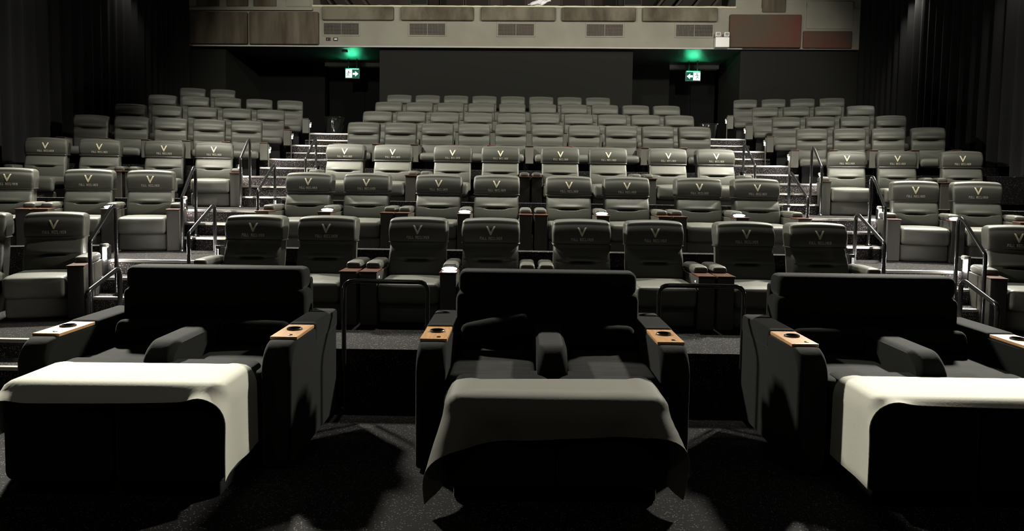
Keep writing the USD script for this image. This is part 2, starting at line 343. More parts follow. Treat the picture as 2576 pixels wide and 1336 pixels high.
obj('rear_wall', box(RL, RR, 1.6, 1.75, ZLEDGE - 0.02, 9.0), M['brown'], RECESS, smooth=False)
xs = np.linspace(RL, RR, 220)
top = 0.012 + 0.014 * meshkit.fbm(np.stack([xs * 6, xs * 0, xs * 0], 1), 3, 4)
R = np.array([[(x, -0.03, -0.025), (x, 0.10, -0.025), (x, 0.10, h), (x, -0.025, h)] for x, h in zip(xs, top)])
R[..., 2] += ZLEDGE
wall_single('ledge', loft(R), M['emblem'], 'pale dusty ledge along the top of the bulkhead', 'ledge', 'structure')

# ---------------------------------------------------------------- recliners of the first three rows
def ip(z, pts): return np.interp(z, [p[0] for p in pts], [p[1] for p in pts])
def smooth_ip(z, pts, w=0.012):
    z = np.asarray(z, float); return sum(ip(z + o, pts) for o in (-2 * w, -w, 0, w, 2 * w)) / 5
def ring(z, half, yf, yb, groove, crown=0.016, rc=0.034, nf=19, grow=0.0):
    half, yf, yb = half + grow, yf - grow, yb + grow
    rc = min(rc, (yb - yf) / 2 - 0.002)
    x = np.linspace(-(half - rc), half - rc, nf)
    f = [(a, yf + crown * (a / half) ** 2 + groove(a, z), z) for a in x]
    cy = crown * ((half - rc) / half) ** 2
    th = np.linspace(-np.pi / 2, 0, 5)[1:]
    c1 = [(half - rc + rc * math.cos(t), yf + cy + rc + rc * math.sin(t), z) for t in th]
    th2 = np.linspace(0, np.pi / 2, 5)[:-1]
    c2 = [(half - rc + rc * math.cos(t), yb - rc + rc * math.sin(t), z) for t in th2]
    b = [(a, yb, z) for a in np.linspace(half - rc, -(half - rc), 5)]
    return f + c1 + c2 + b + [(-p[0], p[1], p[2]) for p in c2[::-1]] + [(-p[0], p[1], p[2]) for p in c1[::-1]]
class Back:
    def __init__(s, yf, yb, half, top, groove):
        s.pf, s.pb, s.ph, s.top, s.groove = yf, yb, half, top, groove
    def f(s, z): return float(smooth_ip(z, s.pf))
    def b(s, z): return float(smooth_ip(z, s.pb))
    def w(s, z): return float(smooth_ip(z, s.ph))
    def mesh(s, z0, zs, grow=0.0, bottom=True):
        r = [ring(z, s.w(z), s.f(z), s.b(z), s.groove, grow=grow) for z in zs]
        # rounded crown, arched a little in the middle
        zt = zs[-1]; rad = s.top + grow - zt; w0, f0, b0 = s.w(zt), s.f(zt), s.b(zt)
        for t in np.linspace(0, np.pi / 2, 7)[1:]:
            d = rad * (1 - math.cos(t)) ; zz = zt + rad * math.sin(t)
            q = ring(zz, w0 - d, f0 + d * 1.3, b0 - d * 0.9, lambda a, z: 0.0, grow=grow)
            r.append(q)
        R = np.array(r)
        arch = 0.016 * np.clip((R[..., 2] - 0.85) / 0.2, 0, 1) * (1 - np.clip(np.abs(R[..., 0]) / 0.31, 0, 1) ** 2.2) - 0.008 * np.clip((R[..., 2] - 0.9) / 0.17, 0, 1)
        R[..., 2] += arch
        return loft(R)
def bump(x, c, w): return math.exp(-((x - c) / w) ** 2)
def edge(a, w, s=0.02): return 1 / (1 + math.exp((abs(a) - w) / s))
rec_groove = lambda a, z: 0.065 * bump(z, 0.615, 0.0105) * edge(a, 0.12, 0.010) + 0.005 * bump(z, 0.622 + 0.03 * max(0, abs(a) - 0.13), 0.010) * edge(a, 0.27) - 0.018 * bump(z, 0.650, 0.024) * edge(a, 0.17, 0.04)
REC = Back([(.36, -.37), (.45, -.395), (.52, -.392), (.61, -.366), (.70, -.335), (.77, -.285), (.805, -.262), (.83, -.288), (.93, -.288), (1.0, -.266), (1.04, -.235)],
           [(.36, -.17), (.7, -.08), (1.04, 0.0)], [(.36, .314), (.5, .315), (.60, .315), (.72, .311), (.8, .312), (.95, .320), (1.04, .312)], 1.068, rec_groove)
zs_rec = np.unique(np.concatenate([np.linspace(.36, .56, 6), np.linspace(.57, .68, 22), np.linspace(.69, 1.03, 20)]))
GLY = {'F': [(0, 0, .28, 1), (0, .78, 1, 1), (0, .42, .8, .62)], 'U': [(0, 0, .28, 1), (.72, 0, 1, 1), (0, 0, 1, .2)], 'L': [(0, 0, .28, 1), (0, 0, 1, .2)],
       'R': [(0, 0, .28, 1), (0, .8, 1, 1), (.72, .45, 1, 1), (0, .42, 1, .6), (.66, 0, .94, .45)], 'E': [(0, 0, .28, 1), (0, .8, 1, 1), (0, .41, .85, .59), (0, 0, 1, .2)],
       'C': [(0, 0, .28, 1), (0, .8, 1, 1), (0, 0, 1, .2)], 'I': [(.3, 0, .7, 1)], 'N': [(0, 0, .28, 1), (.72, 0, 1, 1), (.2, .62, .5, .9), (.42, .3, .8, .62)]}
def on_cover(polys, z0):
    """Flat print (polygons in x, z) laid on the front of the headrest cover."""
    out = []
    for p in polys:
        v2, f2 = trimesh.creation.triangulate_polygon(p, engine='earcut')
        m = trimesh.Trimesh(np.c_[v2, np.zeros(len(v2))], f2)
        if p.area > 1e-3: m = m.subdivide().subdivide().subdivide()
        m = trimesh.creation.extrude_triangulation(m.vertices[:, :2], m.faces, 1.0); v = m.vertices.copy()
        x, z, t = v[:, 0], v[:, 1] + z0, v[:, 2]
        y = np.array([REC.f(b) + 0.016 * (a / REC.w(b)) ** 2 for a, b in zip(x, z)]) - 0.0085 + (1 - t) * 0.003 - t * 0.0028
        out.append(trimesh.Trimesh(np.stack([x, y, z], 1), m.faces[:, ::-1], process=False))
    m = cat_(out); m.fix_normals(); return m
vpoly = [Polygon([(-.058, .057), (-.039, .057), (0, -.020), (.039, .057), (.058, .057), (.005, -.056), (-.005, -.056)])]
tpoly, cx = ([], []), -.119
for n_ch, ch in enumerate('FULL RECLINER'):
    w = {' ': .012, 'I': .011}.get(ch, .0132)
    for a, b, c, d in GLY.get(ch, []):
        tpoly[n_ch > 4].append(Polygon([(cx + a * w, b * .032), (cx + c * w, b * .032), (cx + c * w, d * .032), (cx + a * w, d * .032)]))
    cx += w + .0065
def console_parts(par, xc, lamp=False, button=0, w=0.172):
    a, b = xc - w / 2, xc + w / 2
    c = obj('console', rbox(a, b, -.985, -.21, 0.002, .545, .012, 2), M['console'], par)
    obj('tray', rbox(a - .006, b + .006, -1.0, -.70, .543, .562, .006, 2), M['tray'], c, label='red-brown wooden tray')
    p = rbox(a + .004, b - .004, -.74, -.215, .54, .632, .042, 3, 3, (0, 0, .006))
    obj('armrest_pad', p, M['cover'], c)
    if button:
        m = trimesh.creation.cylinder(.011, .008, 14); m.apply_transform(trimesh.transformations.rotation_matrix(np.pi / 2, [0, 1, 0]))
        m.apply_translation([b if button > 0 else a, -.86, .49]); obj('recline_button', m, M['button'], c, label='small glowing white recline button')
    if lamp:
        m = trimesh.creation.icosphere(3, 1.0); m.apply_scale([.08, .05, .020]); m.apply_translation([xc, -.82, .581])
        obj('tray_lamp', m, M['tablelamp'], c, label='oval white glowing lamp on the tray')
def build_recliner(name, left, right):
    """left/right: None or a dict for the console on that side."""
    k = klass(name)
    obj('backrest', REC.mesh(.36, zs_rec), M['leather'], k)
    zc = np.concatenate([np.linspace(.805, .83, 4), np.linspace(.845, 1.03, 12)])
    cv = obj('headrest_cover', REC.mesh(.8, zc, grow=0.008), M['cover'], k, label='dark slip cover over the headrest')
    rg = np.array(ring(.806, REC.w(.806), REC.f(.806), REC.b(.806), lambda a, z: 0, grow=.010))
    obj('piping', tube(rg, .0075, 6, True), M['piping'], cv)
    obj('emblem', on_cover(vpoly, .955), M['emblem'], cv, label='cream V emblem', smooth=False)
    for w_, tp in zip(('FULL', 'RECLINER'), tpoly): obj('lettering', on_cover(tp, .848), M['letter'], cv, label='lettering reading %s' % w_, smooth=False)
    obj('seat_cushion', rbox(-.317, .317, -.955, -.28, .30, .452, .045, 3, 6, (0, .004, .014)), M['leather'], k)
    obj('leg_rest', rbox(-.310, .310, -1.01, -.885, .226, .447, .05, 3, 6, (.004, .018, .004)), M['leather'], k)
    obj('leg_rest', rbox(-.312, .312, -.905, -.85, .015, .224, .026, 3, 6, (.004, .012, .004)), M['leather'], k)
    obj('base_frame', box(-.29, .29, -.88, -.14, 0.001, .30), M['under'], k)
    if left: console_parts(k, -(.317 + .0895), **left)
    if right: console_parts(k, .317 + .0895, **right)
    return k
K_A = build_recliner('recliner_pattern_a', dict(button=1), dict())
K_AL = build_recliner('recliner_pattern_b', dict(button=1), dict(lamp=True))
K_B = build_recliner('recliner_pattern_c', None, dict(button=-1))
ROWNAME = ['', 'front', 'second', 'third', 'fourth', 'fifth', 'sixth', 'back']
PIN, PP = 0.814, 1.83
lampmid = {(1, 1), (2, 0), (2, 1), (2, 2), (2, 3)}
def seat_label(kind, n, total, row, block):
    return '%s, %s from left in %s row of %s block' % (kind, ORD[n], ROWNAME[row], block)
RK = 'leather recliner with V headrest cover'
jit = np.random.default_rng(3)
for r in (1, 2, 3):
    n = 0
    for p in range(4):
        for h in (-1, 1):
            n += 1
            k = (K_AL if (r, p) in lampmid else K_A) if h < 0 else K_B
            copy_of(k, 'recliner', seat_label(RK, n, 8, r, 'middle'), 'recliner', ((p - 1.5) * PP + h * PIN / 2, ROW[r], T[r]), jit.normal(0, .1), 'recliners of the first three rows')
SP = 0.946                                                              # side blocks are set a little closer
ca, sa = math.cos(math.radians(ANG)), math.sin(math.radians(ANG))
def side_pos(s, r, off, x0=5.46):
    """off = distance along the row outwards from the innermost seat; s = -1 left, 1 right."""
    return (s * (x0 + off * ca), ROW[r] - off * sa, T[r])
offs = [0, PIN * SP, PP * SP, (PP + PIN) * SP]
for r, num in ((1, 2), (2, 3), (3, 4)):
    for j in range(num):                                                # j = 0 innermost (right-hand) seat of the left block
        k = K_B if j % 2 == 0 else (K_AL if (r, j) == (2, 1) else K_A)
        copy_of(k, 'recliner', seat_label(RK, num - j, num, r, 'left'), 'recliner', side_pos(-1, r, offs[j]), ANG + jit.normal(0, .25), 'recliners of the first three rows', SP - .015)
for r, num in ((1, 1), (2, 2), (3, 3)):
    for j in range(num):
        k = K_B if j % 2 == 1 else (K_AL if (r, j) == (2, 0) else K_A)
        copy_of(k, 'recliner', seat_label(RK, j + 1, num, r, 'right'), 'recliner', side_pos(1, r, offs[j]), -ANG + jit.normal(0, .25), 'recliners of the first three rows', SP - .015)

# ---------------------------------------------------------------- seats of the four rear rows
seat_groove = lambda a, z: 0.045 * bump(z, 0.828, 0.013) * edge(a, 0.16, 0.02) + 0.008 * bump(z, 0.835, 0.010) * edge(a, 0.26) - 0.020 * bump(z, 0.868, 0.026) * edge(a, 0.2, 0.04) + 0.011 * bump(z, 0.645, 0.010) * edge(a, 0.2, 0.03)
SEA = Back([(.38, -.31), (.5, -.325), (.62, -.285), (.65, -.272), (.75, -.275), (.825, -.23), (.87, -.252), (.95, -.25), (1.01, -.21), (1.04, -.17)],
           [(.38, -.16), (.7, -.08), (1.04, 0.0)], [(.38, .285), (.6, .295), (.85, .303), (1.04, .303)], 1.066, seat_groove)
zs_sea = np.unique(np.concatenate([np.linspace(.38, .60, 5), np.linspace(.61, .68, 12), np.linspace(.69, .78, 5), np.linspace(.785, .90, 22), np.linspace(.91, 1.03, 7)]))
def rear_console(par, xc, light=0, w=0.148):
    a, b = xc - w / 2, xc + w / 2
    c = obj('console', rbox(a, b, -.80, -.33, .30, .615, .010, 2), M['pale_console'], par)
    obj('console_top', rbox(a - .003, b + .003, -.812, -.31, .613, .63, .006, 2), M['tray'], c, label='red-brown wooden console top')
    if light:
        x = b if light > 0 else a
        side = [(-.72, 0.0), (-.20, 0.0), (-.20, .60), (-.78, .60), (-.78, .33), (-.74, .2)]
        m = trimesh.creation.extrude_polygon(Polygon(side), .022, engine='earcut')
        v = m.vertices; m = trimesh.Trimesh(np.stack([x + light * .002 + light * v[:, 2], v[:, 0], v[:, 1]], 1), m.faces, process=False); m.fix_normals()
        obj('side_panel', m, M['pale_console'], c, smooth=False)
        step_light_parts(c, x + light * .024, -.70, .50, light)
def step_light_parts(par, x, y, z, sx):
    """Hooded step lamp on a face that looks along sx; local to its parent."""
    h = rbox(min(x, x + sx * .045), max(x, x + sx * .045), y - .03, y + .03, z, z + .055, .018, 3)
    obj('step_light_hood', h, M['lintel'], par, label='small hooded step lamp')
    g = rbox(min(x, x + sx * .028), max(x, x + sx * .028), y - .02, y + .02, z - .06, z + .002, .008, 2)
    obj('step_light_lens', g, M['steplamp'], par, label='glowing lens of the step lamp')
def build_seat(name, left, right):
    k = klass(name)
    obj('backrest', SEA.mesh(.38, zs_sea), M['leather'], k)
    obj('seat_cushion', rbox(-.262, .262, -.82, -.25, .325, .475, .06, 3, 6, (0, .008, .014)), M['leather'], k)
    obj('pedestal', box(-.2, .2, -.62, -.2, 0.001, .33), M['under'], k)
    if left is not None: rear_console(k, -.3515, left)
    if right is not None: rear_console(k, .3515, right)
    return k
S_C = build_seat('cinema_seat_pattern_a', 0, None)
S_D = build_seat('cinema_seat_pattern_b', 0, 0)
S_DL = build_seat('cinema_seat_pattern_c', 0, 1)
S_CL = build_seat('cinema_seat_pattern_d', -1, None)
S_CD = build_seat('cinema_seat_pattern_e', 0, 0)
P7 = 0.703
SK = 'plain grey cinema seat'
for r in (4, 5, 6, 7):
    num = 10 if r < 7 else 8
    for j in range(num):
        copy_of(S_D if j == num - 1 else S_C, 'cinema_seat', seat_label(SK, j + 1, num, r, 'middle'), 'cinema seat', ((j - 4.5) * P7, ROW[r], T[r]), jit.normal(0, .2), 'seats of the four rear rows')
PS = 0.662
for r, first, num in ((4, 0, 5), (5, 0, 5), (6, 0, 5), (7, 3, 2)):
    for j in range(first, first + num):
        copy_of(S_DL if j == 0 else (S_D if j == first else S_C), 'cinema_seat', seat_label(SK, first + num - j, num, r, 'left'), 'cinema seat', side_pos(-1, r, j * PS), ANG + jit.normal(0, .2), 'seats of the four rear rows', .93)
for r in (4, 5, 6, 7):
    for j in range(4):
        copy_of(S_CL if j == 0 else (S_D if j == 3 else S_C), 'cinema_seat', seat_label(SK, j + 1, 4, r, 'right'), 'cinema seat', side_pos(1, r, j * PS), -ANG + jit.normal(0, .2), 'seats of the four rear rows', .93)

# ---------------------------------------------------------------- step lamps on the kerb ends
for i in (1, 2, 3, 4):
    for s, side in ((-1, 'left'), (1, 'right')):
        y = AISLE_EDGE[i] + 0.05
        for inner in (0, 1):
            if i == 1 and not inner: continue
            x = s * (AIN + 0.002) if inner else s * (AOUT + 0.028)
            sx = s if inner else -s
            zb = T[i] + 0.15
            t = thing('step_light', 'small hooded step lamp on the %s side of the %s aisle at the %s tier' % ('inner' if inner else 'outer', side, TIERNAME[i]), 'step light', (x, AISLE_EDGE[i] - .075, zb), 0, 'step lamps along the aisles')
            px = sorted((-sx * .024, sx * .008))
            obj('backplate', rbox(px[0], px[1], -.05, .068, -.48, .045, .005, 1), M['black'], t)
            obj('hood', rbox(min(0, sx * .05), max(0, sx * .05), -.04, .04, 0.0, .05, .02, 3), M['lintel'] if not inner else M['black'], t)
            obj('lens', rbox(min(sx * .008, sx * .026), max(sx * .008, sx * .026), -.02, .02, -.14, .001, .008, 2), M['steplamp'], t, label='glowing lens')
t = thing('step_light', 'small bright step lamp on the top tier edge in the right aisle', 'step light', (AIN + .05, 17.1, T[7] + 0.0), 0, 'step lamps along the aisles')
obj('backplate', rbox(-.05, -.01, -.03, .03, 0, .14, .005, 1), M['black'], t)
obj('lens', rbox(-.01, .02, -.025, .025, .05, .13, .008, 2), M['steplamp'], t, label='glowing lens')

# ---------------------------------------------------------------- handrails
def handrail(pts, label, r=0.021, fl=0.07, cat='handrail'):
    p = np.array(pts[0], float); t = thing('handrail', label, cat, p)
    q = [np.array(a, float) - p for a in pts]
    obj('rail', tube(fillet(q, fl), r, 12), M['rail'], t)
    for e in (q[0], q[-1]):
        f = lathe([(r + .002, 0.03), (r + .022, .012), (r + .024, 0.0005)], 16, e); obj('foot_flange', f, M['rail'], t)
for s, side in ((-1, 'left'), (1, 'right')):
    x = s * 3.82
    for i, (yf_, zf, zbend, yr, ztop) in enumerate([(6.12, .175, 1.03, 6.64, 1.19), (8.05, .685, 1.39, 8.76, 1.71), (10.22, 1.197, 1.84, 10.95, 2.24), (12.55, 1.88, 2.36, 13.2, 2.77)], 1):
        handrail([(x, yf_, zf), (x, yf_, zbend), (x, yr, ztop), (x, yr, T[i])], 'black tubular handrail on the inner side of the %s aisle beside the %s tier' % (side, TIERNAME[i]))
    x = s * 4.655
    for i, (yf_, zf, zbend, yr, zr, ztop) in zip((2, 3, 4), [(7.62, T[1], 1.32, 8.12, .685, 1.74), (9.74, T[2], 1.74, 10.16, 1.197, 2.23), (11.82, T[3], 2.32, 12.24, 1.71, 2.72)]):
        handrail([(x, yf_, zf), (x, yf_, zbend), (x, yr, ztop), (x, yr, zr)], 'black tubular handrail on the outer side of the %s aisle beside the %s tier' % (side, TIERNAME[i]))
for x0, x1, side in ((-1.71, -.985, 'left and middle'), (1.02, 1.755, 'middle and right')):
    handrail([(x0, 6.33, 0), (x0, 6.33, 1.13), (x1, 6.33, 1.13), (x1, 6.33, 0)], 'black guard rail hoop standing in the gap between the %s sofas' % side, r=0.02, fl=0.085, cat='guard rail')

# ---------------------------------------------------------------- sofas
SEATZ, FR0, FRW = 0.675, 4.43, 0.685
def arm_mesh(x0, x1, y0, y1, h, r=.17, e=.035):
    """Sofa arm: front edge rolled over with radius r, long edges eased by e."""
    th = np.linspace(0, np.pi / 2, 9)
    prof = [(y0, .02)] + [(y0 + r - r * math.cos(t), h - r + r * math.sin(t)) for t in th] + [(y1, h), (y1, .02)]
    prof = np.array(prof); c = prof.mean(0); poly = Polygon(prof); R = []
    for t in np.linspace(0, np.pi / 2, 4):
        d = e * (1 - math.sin(t)); q = np.array([p + np.sign(c - p) * min(d, 0.03) for p in prof]); R.append((x0 + e * (1 - math.cos(t)), q))
    R += [(x0 + x1 - a, q) for a, q in R[::-1]]
    return loft(np.array([[(x, a, b) for a, b in q] for x, q in R]))
FRHS = [.725, .675, .70]
def sofa(xc, label, FRH):
    t = thing('sofa', label, 'sofa', (xc, 0, 0))
    obj('plinth', rbox(-.86, .86, 5.05, 6.2, .0, .06, .01, 1), M['under'], t)
    obj('seat_base', rbox(-.72, .72, 5.0, 6.15, .06, .52, .03, 2), M['velvet'], t)
    obj('foot_rest', rbox(-FRW, -.006, FR0, 5.2, .10, FRH, .07, 3, 4), M['velvet'], t)
    obj('foot_rest', rbox(.006, FRW, FR0, 5.2, .10, FRH, .07, 3, 4), M['velvet'], t)
    obj('foot_skirt', rbox(-.64, .64, FR0 + .08, 5.0, .0, .12, .03, 2), M['velvet'], t)
    obj('seat_cushion', rbox(-.73, -.105, 4.98, 6.05, .50, SEATZ, .05, 3, 6, (0, 0, .012)), M['velvet_seat'], t)
    obj('seat_cushion', rbox(.105, .73, 4.98, 6.05, .50, SEATZ, .05, 3, 6, (0, 0, .012)), M['velvet_seat'], t)
    b = rbox(-.755, .755, 5.98, 6.24, .62, 1.10, .06, 3, 4, (0, .01, 0)); obj('back_cushion', b, M['velvet'], t)
    b = rbox(-.735, .735, 5.995, 6.24, 1.085, 1.275, .06, 4, 4, (0, .004, 0)); obj('back_roll', b, M['velvet'], t)
    obj('back_frame', rbox(-.74, .74, 6.2, 6.29, .05, 1.18, .03, 2), M['velvet'], t)
    for s in (-1, 1):
        a, c = sorted((s * .735, s * .945))
        arm = obj('arm', arm_mesh(a, c, 4.97, 6.26, .875), M['velvet'], t)
        obj('arm_cap', rbox(a - .004, c + .006, 5.58, 6.27, .74, .905, .035, 3), M['velvet'], arm)
        a2, c2 = a + .008, c - .008
        hole = trimesh.creation.cylinder(.047, .1, 32); hole.apply_translation([(a + c) / 2, 5.40, .885])
        tr = rbox(a2, c2, 5.14, 5.585, .868, .892, .005, 1)
        tr = trimesh.boolean.difference([tr, hole], engine='manifold')
        tray = obj('tray', tr, M['oak'], arm, label='oak tray with a round cup hole')
        ring_ = lathe([(.040, 0.0), (.040, .010), (.056, .010), (.058, .004), (.056, 0), (.045, -.002)], 32, ((a + c) / 2, 5.40, .891))
        obj('cup_holder', cat_([lathe([(.046, -.09), (.046, .012), (.052, .013), (.056, .008), (.056, .0005), (.0475, -.002), (.0475, -.092)], 32, ((a + c) / 2, 5.40, .892)),
                               lathe([(.001, -.088), (.046, -.088), (.046, -.084), (.001, -.084)], 32, ((a + c) / 2, 5.40, .892))]), M['black'], arm, label='black cup holder')
        obj('tray_button', lathe([(.016, 0), (.016, .004), (.012, .006)], 16, ((a + c) / 2 + .03, 5.20, .891)), M['black'], arm)
    obj('middle_arm', arm_mesh(-.105, .105, 4.99, 6.0, .86, .19, .05), M['velvet'], t)
    return t
SX = [-2.70, 0.04, 2.67]
SN = ['left', 'middle', 'right']
for x, n in zip(SX, SN):
    sofa(x, 'charcoal velvet double reclining sofa with oak arm trays, %s one of the three' % n, FRHS[SN.index(n)])
def bolster(x0, x1, y, z, tilt, label):
    m = rbox(-(x1 - x0) / 2, (x1 - x0) / 2, -.065, .065, -.085, .085, .06, 3, 6, (0, .02, .01))
    R = trimesh.transformations.euler_matrix(math.radians(-18), math.radians(-tilt), 0)
    m.apply_transform(R)
    p = thing('bolster_cushion', label, 'cushion', ((x0 + x1) / 2, y, z), 0, 'bolster cushions on the sofas')
    obj('cushion', m, M['velvet'], p)
for x, n in zip(SX, SN):
    for s, w in ((-1, 'left'), (1, 'right')):
        tilted = n == 'middle' and s < 0
        a, b = (x - .69, x - .135) if s < 0 else (x + .135, x + .69)
        bolster(a, b, 5.72 if tilted else 5.79, SEATZ + (.175 if tilted else .112), 11 if tilted else 0, ('charcoal bolster cushion propped askew' if tilted else 'charcoal bolster cushion lying flat') + ' on the %s seat of the %s sofa' % (w, n))

# ---------------------------------------------------------------- blankets (draped by a small cloth relaxation)
def drape(FRH, width, length, xshift, yfront, seed, twist=0.0, nu=72, nv=25, steps=420):
    """Sheet over the foot rest: returns grid points in the sofa's frame. xshift moves it sideways, yfront = front hem before it falls."""
    g = np.random.default_rng(seed)
    u = np.linspace(-width / 2, width / 2, nu) + xshift; v = np.linspace(0, length, nv)
    U, W = np.meshgrid(u, v, indexing='ij')
    X = np.stack([U, yfront + W + twist * U, np.full_like(U, FRH + .03)], -1)
    X[..., 2] += 0.01 * meshkit.noise(np.stack([U * 4, W * 4, U * 0], -1), seed)
    V = np.zeros_like(X); hx, hy = u[1] - u[0], v[1] - v[0]
    cons = []
    def add(di, dj, L, k):
        for par in (0, 1):
            cons.append((di, dj, L, k, par))
    add(1, 0, hx, 1); add(0, 1, hy, 1); add(1, 1, math.hypot(hx, hy), .6); add(1, -1, math.hypot(hx, hy), .6); add(3, 0, 3 * hx, .5); add(0, 3, 3 * hy, .5); add(6, 0, 6 * hx, .35); add(0, 6, 6 * hy, .35); add(3, 3, 3 * math.hypot(hx, hy), .35); add(3, -3, 3 * math.hypot(hx, hy), .35)
    lo = np.array([-FRW, FR0, 0.0]); hi = np.array([FRW, 5.3, FRH]); r = .07
    c, h = (lo + hi) / 2, (hi - lo) / 2
    dt = 0.02
    for it in range(steps):
        V[..., 2] -= 3.0 * dt; V *= 0.97
        O = X.copy(); X = X + V * dt
        for sub in range(8):
            for di, dj, L, k, par in cons:
                a = X[:nu - di, max(0, -dj):nv - max(0, dj)]; b = X[di:, max(0, dj):nv - max(0, -dj)]
                d = b - a; ln = np.linalg.norm(d, axis=-1, keepdims=True)
                corr = 0.25 * k * d * (1 - L / np.maximum(ln, 1e-6))
                if di >= 3 or dj >= 3: corr = np.where(ln < L, corr, 0)
                a += corr; b -= corr
            # collide with the rounded foot rest
            p = X - c; q = np.abs(p) - (h - r); out = np.maximum(q, 0); dist = np.linalg.norm(out, axis=-1) + np.minimum(q.max(-1), 0) - r
            n = np.sign(p) * out; n2 = np.linalg.norm(n, axis=-1, keepdims=True)
            ax = q.argmax(-1); alt = np.zeros_like(p); np.put_along_axis(alt, ax[..., None], 1, -1); alt *= np.sign(p)
            n = np.where(n2 > 1e-6, n / np.maximum(n2, 1e-9), alt)
            pen = .012 - dist; hit = pen > 0
            X = np.where(hit[..., None], X + n * pen[..., None], X)
            if sub == 7:   # friction
                fr = np.where(n[hit][:, 2:3] > .5, .985, .5)
                X[hit] = X[hit] * (1 - fr) + (O[hit] + n[hit] * np.einsum('ij,ij->i', X[hit] - O[hit], n[hit])[:, None]) * fr
            X[..., 2] = np.maximum(X[..., 2], .008)
            X[..., 1] = np.where((X[..., 1] > 4.955) & (np.abs(X[..., 0]) > .71), np.minimum(X[..., 1], np.maximum(4.955, O[..., 1])), X[..., 1])
        V = (X - O) / dt
    return X
BL = [('pale throw blanket over the foot of the left sofa, right side hanging low', SX[0], dict(width=2.1, length=.60, xshift=.10, yfront=4.35, seed=1, twist=.015)),
      ('dark grey throw blanket over the foot of the middle sofa, front edge hanging down', SX[1], dict(width=2.24, length=.645, xshift=.0, yfront=4.235, seed=2, twist=.045)),
      ('pale throw blanket over the foot of the right sofa, left side hanging low', SX[2], dict(width=2.1, length=.545, xshift=-.10, yfront=4.41, seed=3, twist=-.01))]
for lab, x, kw in BL:
    G = drape(FRHS[SX.index(x)], **kw)
    G2 = G.copy(); G2[..., 0] += x
    m = shell(G2.reshape(-1, 3), G.shape[0], G.shape[1], .006)
    single('throw_blanket', m, M['grey_blanket' if x == SX[1] else 'blanket'], lab, 'blanket', 'throw blankets on the sofas', smooth=60)

# ---------------------------------------------------------------- curtains
def tier_z(y, s):
    z = 0.0
    for i in range(1, 8):
        w = (XL + AOUT) if s < 0 else (AOUT - XR)
        e = AISLE_EDGE[i] + w * TA * (0.9 if i > 1 else 0.15)
        if y > e - 0.25: z = T[i]
    return z
def curtain(x, s, seed, label):
    g = np.random.default_rng(seed); Y, ph = [], []
    y, p = 1.2, 0.0
    while y < 19.2:
        Y.append(y); ph.append(p); y += .03; p += .03 * 2 * math.pi / (.20 + .22 * meshkit.noise(np.array([y * .9, seed, 0.5]), seed))
    Y, ph = np.array(Y), np.array(ph)
    amp = .035 + .075 * meshkit.noise(np.stack([Y * 1.1, Y * 0 + 3, Y * 0], 1), seed)
    Z = np.linspace(0, 1, 14)
    G = np.zeros((len(Y), len(Z), 3))
    base = np.array([tier_z(a, s) for a in Y])
    for k, t in enumerate(Z):
        z = base + .015 + (8.6 - base) * t
        sway = .22 * (meshkit.noise(np.stack([Y * .7, z * .35, Y * 0], 1), seed + 5) - .5)
        G[:, k, 0] = x - s * (.06 + amp * (1.15 - .3 * t) * np.sin(ph + sway * 6))
        G[:, k, 1] = Y; G[:, k, 2] = z
    single('curtain', shell(G.reshape(-1, 3), len(Y), len(Z), .008), M['curtain'], label, 'curtain', 'side wall curtains', smooth=True)
curtain(XL, -1, 11, 'black pleated full-height curtain along the left side wall')
curtain(XR, 1, 12, 'black pleated full-height curtain along the right side wall')

# ---------------------------------------------------------------- on the bulkhead
def pad(name, x0, x1, z0, z1, mt, label, group=None, d=.11, y=0.0, r=.035):
    m = rbox(x0, x1, y - d, y + .012, z0, z1, r, 3)
    wall_single(name, m, mt, label, 'acoustic panel', None, group)
SW = ['far left', 'second', 'middle', 'fourth', 'far right']
for k, (a, b) in enumerate([(-5.22, -3.36), (-3.18, -1.31), (-1.13, .77), (.92, 2.79), (2.95, 4.83)]):
    pad('acoustic_panel', a - .07, b - .07, 6.10, 6.445, M['strip'], 'long low padded panel under the ledge, %s of the five' % (SW[k] if k in (0, 2, 4) else SW[k] + ' from the left'), 'padded panels under the ledge', d=.10, r=.04)
    vx = [-5.20, -2.97, -.70, 1.55, 3.80][k]
    t = thing('air_vent', 'rectangular air vent grille in the bulkhead, %s of the five' % (SW[k] if k in (0, 2, 4) else SW[k] + ' from the left'), 'air vent', wp(vx - .09, 0, 5.71), WANG, 'air vents in the bulkhead')
    w, h = .98, .355
    obj('frame', cat_([rbox(0, w, -.02, 0, 0, .035, .004, 1), rbox(0, w, -.02, 0, h - .035, h, .004, 1), rbox(0, .035, -.02, 0, .03, h - .03, .004, 1), rbox(w - .035, w, -.02, 0, .03, h - .03, .004, 1)]), M['bulkhead'], t)
    obj('void', box(.03, w - .03, -.004, -.001, .03, h - .03), M['rvoid'] if k in (2, 3) else M['void'], t, smooth=False)
    obj('centre_bar', rbox(w / 2 - .008, w / 2 + .008, -.018, -.003, .03, h - .03, .003, 1), M['grille'], t)
    bars = [box(.035, w - .035, -.012, -.008, z - .002, z + .002) for z in np.linspace(.05, h - .05, 14)] + [box(x - .0018, x + .0018, -.014, -.010, .035, h - .035) for x in np.linspace(.05, w - .05, 42)]
    g = obj('grille_mesh', cat_(bars), M['grille'], t, smooth=False); stage.GetPrimAtPath(g).SetCustomDataByKey('kind', 'stuff')
pad('acoustic_panel', -8.75, -7.23, 5.475, 6.29, M['panel'], 'large stained brown padded panel at the left end of the bulkhead beside the curtain')
pad('acoustic_panel', -7.18, -5.37, 5.475, 6.30, M['panel'], 'large stained brown padded panel left of the leftmost air vent')
